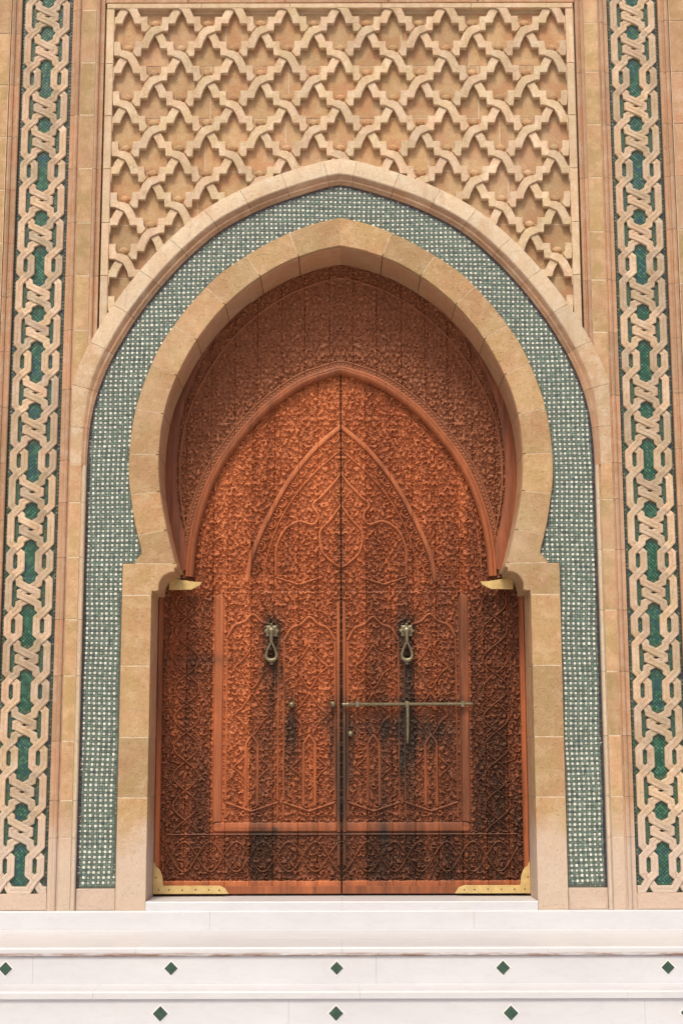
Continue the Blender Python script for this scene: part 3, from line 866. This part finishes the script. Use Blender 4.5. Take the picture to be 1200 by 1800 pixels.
outline(OG, .008)
outline(smooth_curve([(0, 2.70), (.07, 2.60), (.15, 2.50), (.13, 2.36), (.05, 2.28), (0, 2.25)]), .007)
q = np.linspace(0, 2 * math.pi, 40)
outline([(.14, 2.18), (.30, 2.13), (.46, 2.18)], .006)
outline(smooth_curve([(.55, 2.12), (.53, 2.3), (.45, 2.55), (.33, 2.76), (.2, 2.92), (.08, 3.03), (0, 3.1)]), .005)
for xa, xb, zt in ((.045, .40, 1.90), (.44, .80, 1.92)):
    xm = (xa + xb) / 2
    outline([(xa, .52), (xa, zt - .16)], .005); outline([(xb, .52), (xb, zt - .16)], .005)
    outline(smooth_curve([(xa, zt - .16), (xa + .05, zt - .08), (xm - .06, zt - .05), (xm, zt), (xm + .06, zt - .05), (xb - .05, zt - .08), (xb, zt - .16)]), .008)
    for zc_ in (1.55, 1.22, .86):
        outline(smooth_curve([(xm, zc_ + .15), (xm + .07, zc_ + .05), (xm + .12, zc_), (xm + .07, zc_ - .05), (xm, zc_ - .15), (xm - .07, zc_ - .05), (xm - .12, zc_), (xm - .07, zc_ + .05), (xm, zc_ + .15)]), .0045)
    outline([(xa, .62), (xm, .56), (xb, .62)], .006)
    outline([(xm - .04, .60), (xm - .04, 1.02), (xm, 1.08), (xm + .04, 1.02), (xm + .04, .60)], .008)
outline([(.02, .2), (.02, 2.0)], .010)
# outer border: chain of knots
zz_ = np.linspace(.42, 2.06, 160)
outline(np.c_[1.075 + .085 * np.cos(zz_ * 2 * math.pi / .40), zz_], .005, .011, .004); outline(np.c_[1.075 - .085 * np.cos(zz_ * 2 * math.pi / .40), zz_], .005, .011, .004)
xx_ = np.linspace(0, 1.2, 140)
outline(np.c_[xx_, .255 + .10 * np.cos(xx_ * 2 * math.pi / .36)], .005, .011, .004); outline(np.c_[xx_, .255 - .10 * np.cos(xx_ * 2 * math.pi / .36)], .005, .011, .004)
outline([(0, .405), (1.2, .405)], .005)
H = np.where((ZZ < .094), .010, H)
d_pt = dist_to(POINT, XX, ZZ)
in_pt = inside(POINT, XX, ZZ, 2.1)
# bead row just inside the pointed arch and just inside the border
leafzone = in_pt | (ZZ < 2.12)
H = np.where(leafzone & (d_pt > .045) & (d_pt < .053) & (ZZ > 2.12), -.002, H)
# --- the tympanum
d_in = dist_to(INTR, XX, ZZ)
tym = ~leafzone
for off, r in ((.066, .0125),):
    c = POINT + normals(POINT) * off * (1 if normals(POINT)[5, 1] > 0 else -1); c[0, 0] = 0; c = resample(c, int(2.3 / .033))
    outline_d = dist_to(c, XX, ZZ); H = np.where((outline_d < r + .007) & tym, -.001, H)
    for x, z in c:
        q = np.linspace(0, 2 * math.pi, 16); stroke(np.c_[x + r * .75 * np.cos(q), z + r * 1.0 * np.sin(q)], .005, .011)
for off in (.088,):
    c = POINT + normals(POINT) * off * (1 if normals(POINT)[5, 1] > 0 else -1); c[0, 0] = 0
    dd = dist_to(c, XX, ZZ); H = np.where((dd < .010) & tym, -.001, H); H = np.where((dd < .005) & tym, .011, H)
c = INTR - IN[np.minimum(np.arange(len(INTR)) * NV // len(INTR), NV - 1)] * .10
for off in (.10,):
    H = np.where((np.abs(d_in - off) < .010) & tym, -.001, H); H = np.where((np.abs(d_in - off) < .005) & tym, .011, H)
FULLX = np.r_[-XH[:0:-1], XH]
HF = np.hstack([H[:, :0:-1], H])
HF += rng.normal(0, .0004, HF.shape)
FX, FZ = np.meshgrid(FULLX, ZH)
aX = np.abs(FX)
# colour zones of the varnish: dark outer border, orange inner field, purple-brown tympanum
d_ab = dist_to(AB, aX, FZ)
tone = np.full_like(FX, .58)
tone = np.where(aX > .90, .34, tone)
tone = np.where((aX > .895) & (FZ > 2.05), .44, tone)
tone = np.where((FZ < .42) & (FZ > .094), .42, tone)
tone = np.where(FZ <= .094, .62, tone)
tone = np.where((np.abs(aX - .857) < .033) & (FZ > .45) & (FZ < 2.06), .42, tone)
tone = np.where((d_ab < .030), .50, tone)
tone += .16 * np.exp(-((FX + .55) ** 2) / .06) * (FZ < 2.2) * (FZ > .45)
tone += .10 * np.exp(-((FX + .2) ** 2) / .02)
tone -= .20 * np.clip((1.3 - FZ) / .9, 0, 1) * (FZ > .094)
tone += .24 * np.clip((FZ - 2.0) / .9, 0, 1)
tone += .05 - .04 * (FX > 0)
def blob(x, z, sx, sz, a, st):
    st += a * np.exp(-((FX - x) / sx) ** 2 - ((FZ - z) / sz) ** 2)
stain = np.zeros_like(FX)
for bx in (-.48, .46):
    blob(bx, 1.72, .075, .19, .85, stain); blob(bx, 1.40, .045, .24, .45, stain); blob(bx, 1.84, .07, .07, .5, stain)
blob(0, .95, .06, .42, .8, stain); blob(.02, .55, .05, .5, .55, stain); blob(0, 1.9, .03, 1.4, .38, stain); blob(-.05, 1.2, .10, .10, .7, stain)
for bx, l in ((-.345, .30), (.46, .42)):
    blob(bx, 1.28 - l * .5, .05, l, .75, stain)
blob(.30, 1.14, .30, .085, .55, stain); blob(.62, 1.10, .16, .14, .6, stain); blob(-.52, .9, .10, .5, .38, stain); blob(.30, .75, .05, .5, .35, stain)
blob(-1.0, 1.55, .16, .1, .25, stain); blob(-.9, 1.6, .25, .03, .35, stain); blob(.5, 1.32, .42, .025, .45, stain)
stain += .6 * np.exp(-((FZ + .0) / .035) ** 2) * (np.sin(FX * 31) * .3 + .6) * (FX > -.62)
blob(-.38, .33, .08, .16, .18, stain)
for bx, z0, spread, n_, ln in ((-.48, 1.62, .09, 9, .45), (.46, 1.62, .09, 9, .4), (-.345, 1.25, .04, 6, .55), (.0, 1.25, .08, 14, .8), (.46, 1.05, .06, 8, .5), (.3, 1.2, .28, 16, .28), (.66, 1.2, .14, 9, .35), (-.05, .5, .5, 9, .25), (.3, .5, .4, 7, .28)):
    for _ in range(n_):
        x = bx + rng.normal(0, spread); L = ln * rng.uniform(.4, 1.2); w_ = rng.uniform(.005, .016); zt_ = z0 - rng.uniform(0, .08)
        u = (zt_ - FZ) / L
        stain += rng.uniform(.25, .6) * np.exp(-((FX - x - .01 * np.sin(FZ * 9 + x * 40)) / w_) ** 2) * np.clip(u * 8, 0, 1) * np.clip(1 - u, 0, 1)
stain = np.clip(stain, 0, 1)
purple = ((~(inside(POINT, FX, FZ, 2.1) | (FZ < 2.12))) * .82).astype(float)
HF += (np.clip(stain - .2, 0, 1) * 0)

def plank(parent, x0, x1, mask_f, y0, name='plank', thick=.045):
    """cut the columns x0..x1 of the relief that satisfy mask_f into one board"""
    i0 = int(np.searchsorted(FULLX, x0)); i1 = int(np.searchsorted(FULLX, x1)) + 1
    gx, gz = FX[:, i0:i1], FZ[:, i0:i1]
    ok = mask_f(gx, gz)
    cell = ok[:-1, :-1] & ok[1:, :-1] & ok[:-1, 1:] & ok[1:, 1:]
    if cell.sum() < 20: return
    r = (np.where(cell.any(1))[0][0], np.where(cell.any(1))[0][-1] + 2); gx, gz, cell = gx[r[0]:r[1]], gz[r[0]:r[1]], cell[r[0]:r[1] - 1]
    hh = HF[r[0]:r[1], i0:i1].copy(); nz, nx = gx.shape; hh[:, 0] -= .006; hh[:, -1] -= .006
    px, py, pz = parent_loc(parent)
    jit = random.uniform(-.001, .001)
    sxx = gx.copy(); sxx[:, 0] += .0; 
    V = np.c_[sxx.ravel() - px, (y0 + jit - hh).ravel() - py, gz.ravel() - pz]
    idx = np.arange(nz * nx).reshape(nz, nx)
    q = np.stack([idx[:-1, :-1], idx[:-1, 1:], idx[1:, 1:], idx[1:, :-1]], -1)[cell]
    # side skirts where the board ends
    cp = np.pad(cell, 1); V2 = V.copy(); V2[:, 1] = y0 + thick - py; n0 = len(V); sk = []
    a, b, c, d = idx[:-1, :-1], idx[:-1, 1:], idx[1:, 1:], idx[1:, :-1]
    for (u, v, nb) in ((a, b, cp[:-2, 1:-1]), (b, c, cp[1:-1, 2:]), (c, d, cp[2:, 1:-1]), (d, a, cp[1:-1, :-2])):
        k = cell & ~nb; sk.append(np.stack([v[k], u[k], u[k] + n0, v[k] + n0], -1))
    F = np.vstack([q] + sk); V = np.vstack([V, V2])
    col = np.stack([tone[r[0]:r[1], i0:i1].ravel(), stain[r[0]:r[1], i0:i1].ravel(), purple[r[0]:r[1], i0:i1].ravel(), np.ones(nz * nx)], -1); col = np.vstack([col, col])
    used = np.zeros(len(V), bool); used[F.ravel()] = True; rm = np.cumsum(used) - 1; F = rm[F]; V = V[used]; col = col[used]
    me = bpy.data.meshes.new(name); me.vertices.add(len(V)); me.vertices.foreach_set('co', V.astype(np.float32).ravel())
    me.loops.add(F.size); me.loops.foreach_set('vertex_index', F.astype(np.int32).ravel())
    me.polygons.add(len(F)); me.polygons.foreach_set('loop_start', np.arange(0, F.size, 4, dtype=np.int32)); me.polygons.foreach_set('loop_total', np.full(len(F), 4, np.int32))
    me.update(calc_edges=True); me.validate()
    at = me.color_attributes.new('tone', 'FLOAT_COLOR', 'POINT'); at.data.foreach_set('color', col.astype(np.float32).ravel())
    return link(name, me, 'wood', parent)

def wood_part(mb, name, parent, t_=.5, s_=0.0, pu=0.0, smooth=None):
    o = mb.build(name, 'wood', parent, smooth); me = o.data
    at = me.color_attributes.new('tone', 'FLOAT_COLOR', 'POINT')
    at.data.foreach_set('color', np.tile(np.array([t_, s_, pu, 1], np.float32), len(me.vertices))); return o

LY = 0.458
cuts_l = [-1.262, -1.08, -.905, -.80, -.635, -.475, -.300, -.165, -.004]
cuts_r = [.004, .175, .350, .505, .665, .83, 1.00, 1.15, 1.262]
leafs = {}
for side, cuts_ in ((-1, cuts_l), (1, cuts_r)):
    word = 'left' if side < 0 else 'right'
    extra = 'with a round stud and no bolt' if side < 0 else 'with the long iron bolt across it'
    leaf = thing('door_leaf', f'{word} leaf of the carved cedar door, reddish wood, {extra}', 'door', (side * 1.26, LY, 0.0), 'two leaves of the carved wooden door')
    leafs[side] = leaf
    for a, b in zip(cuts_, cuts_[1:]):
        def mk(gx, gz):
            return ((gz < 2.14) | (inside(POINT, gx, gz, 2.1)) | (dist_to(POINT, np.abs(gx), gz) < .03)) & (gz > .004)
        plank(leaf, a, b, mk, LY)
    # moulded stile along the jamb
    m = MB()
    pr = [(1.278, .455), (1.278, .408), (1.271, .402), (1.258, .404), (1.252, .412), (1.246, .412), (1.243, .42), (1.243, .455)]
    m.loft([[(side * x, y, .006) for x, y in pr], [(side * x, y, 2.05) for x, y in pr]])
    wood_part(m, 'stile', leaf, .46, 0, 0, 40)
m = MB(); m.box(-.05, .03, LY + .046, LY + .07, .006, 3.62); wood_part(m, 'meeting_strip', leafs[-1], .15, .7)

tymp = thing('carved_tympanum', 'dark brown carved wooden tympanum filling the horseshoe above the door leaves', 'wood panel', (0, 0.44, 2.2))
TYY = 0.432
tc = [-1.262, -1.1, -.93, -.76, -.60, -.43, -.26, -.08, .09, .26, .44, .61, .77, .94, 1.1, 1.262]
for a, b in zip(tc, tc[1:]):
    def mk(gx, gz):
        out = (~inside(POINT, gx, gz, 2.1)) & (gz > 2.135) & (dist_to(POINT, np.abs(gx), gz) > .004)
        return out & (inside(INTR, gx, gz, 2.1) | (dist_to(INTR, np.abs(gx), gz) < .02))
    plank(tymp, a, b, mk, TYY, thick=.03)
PC = resample(POINT, 70); pn = normals(PC)
if pn[5, 1] < 0: pn = -pn
pn[0] = (0, 1)
for sg in (-1, 1):
    secs = []
    for (x, z), (ax, az) in zip(PC, pn):
        pr = [(-.010, .455), (-.010, .425), (-.004, .405), (.006, .394), (.018, .391), (.026, .395), (.030, .403), (.034, .400), (.046, .402), (.052, .412), (.052, .440)]
        secs.append([(sg * (x + ax * u), y, z + az * u) for u, y in pr])
    m = MB(); m.loft(secs); wood_part(m, 'arch_moulding', tymp, .50, 0, .25, 40)
    # curved frame board against the stone
    secs = []
    for i in range(45, NV, 3):
        (x, z), (ax, az) = I[i], IN[i]
        w = .012 + .072 * min(1, max(0, (3.95 - z) / .75))
        pr = [(.0, .431), (.0, .407), (-w * .5, .404), (-w * .8, .407), (-w, .415), (-w, .431)]
        secs.append([(sg * (x + ax * (u + .004)), y, z + az * (u + .004)) for u, y in pr])
    m = MB(); m.loft(secs); wood_part(m, 'frame_board', tymp, .40, 0, 0.0, 40)

# ------------------------------------------------------------------ ironwork on the leaves
def disc(mb, x, z, y0, prof, seg=16, lob=0, amp=0.0):
    """turned boss: prof = [(radius, height towards the viewer)]"""
    mb.loft([[(x + r * (1 + amp * math.cos(lob * q)) * math.cos(q), y0 - h, z + r * (1 + amp * math.cos(lob * q)) * math.sin(q)) for q in [2 * math.pi * j / seg for j in range(seg)]] for r, h in prof])
FY = LY - .011
for side in (-1, 1):
    leaf = leafs[side]; kx = -.488 if side < 0 else .458
    m = MB(); disc(m, kx, 1.80, FY, [(.048, 0), (.046, .008), (.030, .012), (.02, .013)], 48, 8, .14); disc(m, kx, 1.80, FY, [(.030, .009), (.028, .020), (.018, .030), (.004, .033)], 20)
    kn = m.build('door_knocker', 'bronze', leaf, smooth=45)
    m = MB(); disc(m, kx, 1.846, FY, [(.011, 0), (.011, .012), (.007, .020), (.001, .023)], 12); m.build('top_stud', 'bronze', kn, smooth=60)
    m = MB()
    m.tube([(kx, FY - .030, 1.80), (kx, FY - .034, 1.770), (kx, FY - .032, 1.745), (kx, FY - .030, 1.715)], [.012, .010, .014, .011], 12)
    m.build('knocker_neck', 'bronze', kn, smooth=60)
    m = MB(); path, rad = [], []
    for q in np.linspace(0, 2 * math.pi, 37):
        u = (1 - math.cos(q)) / 2                  # 0 at the top, 1 at the bottom
        w_ = .045 * math.sin(q) * (.30 + .9 * u ** 1.2)
        path.append((kx + w_, FY - .030 + .004 * u, 1.718 - .125 * u)); rad.append(.008 + .007 * u ** 3)
    m.tube(path, rad, 10); m.build('knocker_ring', 'bronze', kn, smooth=60)
    m = MB(); disc(m, kx, 1.578, FY, [(.018, 0), (.016, .012), (.010, .018), (.002, .019)], 14); m.build('strike_plate', 'bronze', kn, smooth=50)
for x, z, lf, nm in ((-.344, 1.286, -1, 'stud'), (-.058, 1.289, -1, 'stud'), (.063, 1.086, 1, 'stud')):
    m = MB(); disc(m, x, z, FY, [(.022, -.004), (.021, .006), (.014, .014), (.013, .022), (.019, .030), (.018, .042), (.008, .049), (.001, .050)], 16); m.build(nm, 'bronze', leafs[lf], smooth=50)
R = leafs[1]
m = MB(); m.tube([(.006, FY - .032, 1.287), (.03, FY - .032, 1.287), (.034, FY - .032, 1.287), (.05, FY - .032, 1.287), (.054, FY - .032, 1.287), (.905, FY - .030, 1.289), (.912, FY - .030, 1.289)],
                 [.010, .010, .015, .015, .0115, .0105, .008], 12)
bolt = m.build('bolt', 'bronze', R, smooth=40)
m = MB(); m.tube([(.458, FY - .036, 1.292), (.458, FY - .040, 1.24), (.458, FY - .040, 1.19), (.458, FY - .040, 1.14), (.457, FY - .036, 1.09), (.456, FY - .028, 1.04), (.456, FY - .022, 1.022)], [.013, .011, .012, .0105, .011, .009, .006], 10)
m.build('bolt_handle', 'bronze', bolt, smooth=50)
for x in (.11, .455, .84):
    m = MB(); m.box(x - .012, x + .012, FY - .047, FY - .043, 1.268, 1.308, .001); m.box(x - .012, x + .012, FY - .0425, FY + .004, 1.302, 1.308); m.box(x - .012, x + .012, FY - .0425, FY + .004, 1.268, 1.274)
    m.build('bolt_staple', 'bronze', bolt)

# brass corner plates
for side in (-1, 1):
    leaf = leafs[side]
    q = [(1.279 - .0, .20), (1.268, .20)]
    cv = [(1.262 - .050 * math.sin(t) ** 1.0, .19 - .115 * (1 - math.cos(t))) for t in np.linspace(0.05, math.pi / 2, 8)]
    poly = [(1.279, .012), (1.279, .225), (1.270, .215)] + cv + [(1.205, .066), (.83, .066), (.79, .050), (.765, .012)]
    m = MB(); m.prism([(side * x, z) for x, z in poly], .392, .40, .002); pl = m.build('corner_plate', 'brass', leaf)
    # the plate wraps the leaf edge
    for x, z in ((1.24, .04), (1.17, .04), (1.08, .038), (.99, .04), (.90, .038), (.83, .036), (1.262, .12)):
        m = MB(); disc(m, side * x, z, .392, [(.006, -.001), (.005, .002), (.001, .003)], 8); m.build('nail', 'nail', pl)
    poly = [(1.205, 2.085), (1.05, 2.085), (.985, 2.118), (.975, 2.140), (1.03, 2.142), (1.10, 2.152), (1.16, 2.165), (1.205, 2.150)]
    m = MB(); m.prism([(side * x, z) for x, z in poly], .384, .395, .003); m.build('hinge_arm', 'brass', leaf)
    m = MB(); m.box(*sorted((side * 1.10, side * 1.205)), .396, .45, 2.095, 2.135); m.build('hinge_block', 'dark_iron', leaf)
# plain bottom rail board in front of the plank feet
tymp.location.y -= .026
for side in (-1, 1):
    m = MB(); m.box(*sorted((side * .006, side * 1.243)), LY - .02, LY - .0105, .008, .060, .003); wood_part(m, 'bottom_rail', leafs[side], .60, .18)

for side in (-1, 1):
    leafs[side].location.y -= .026
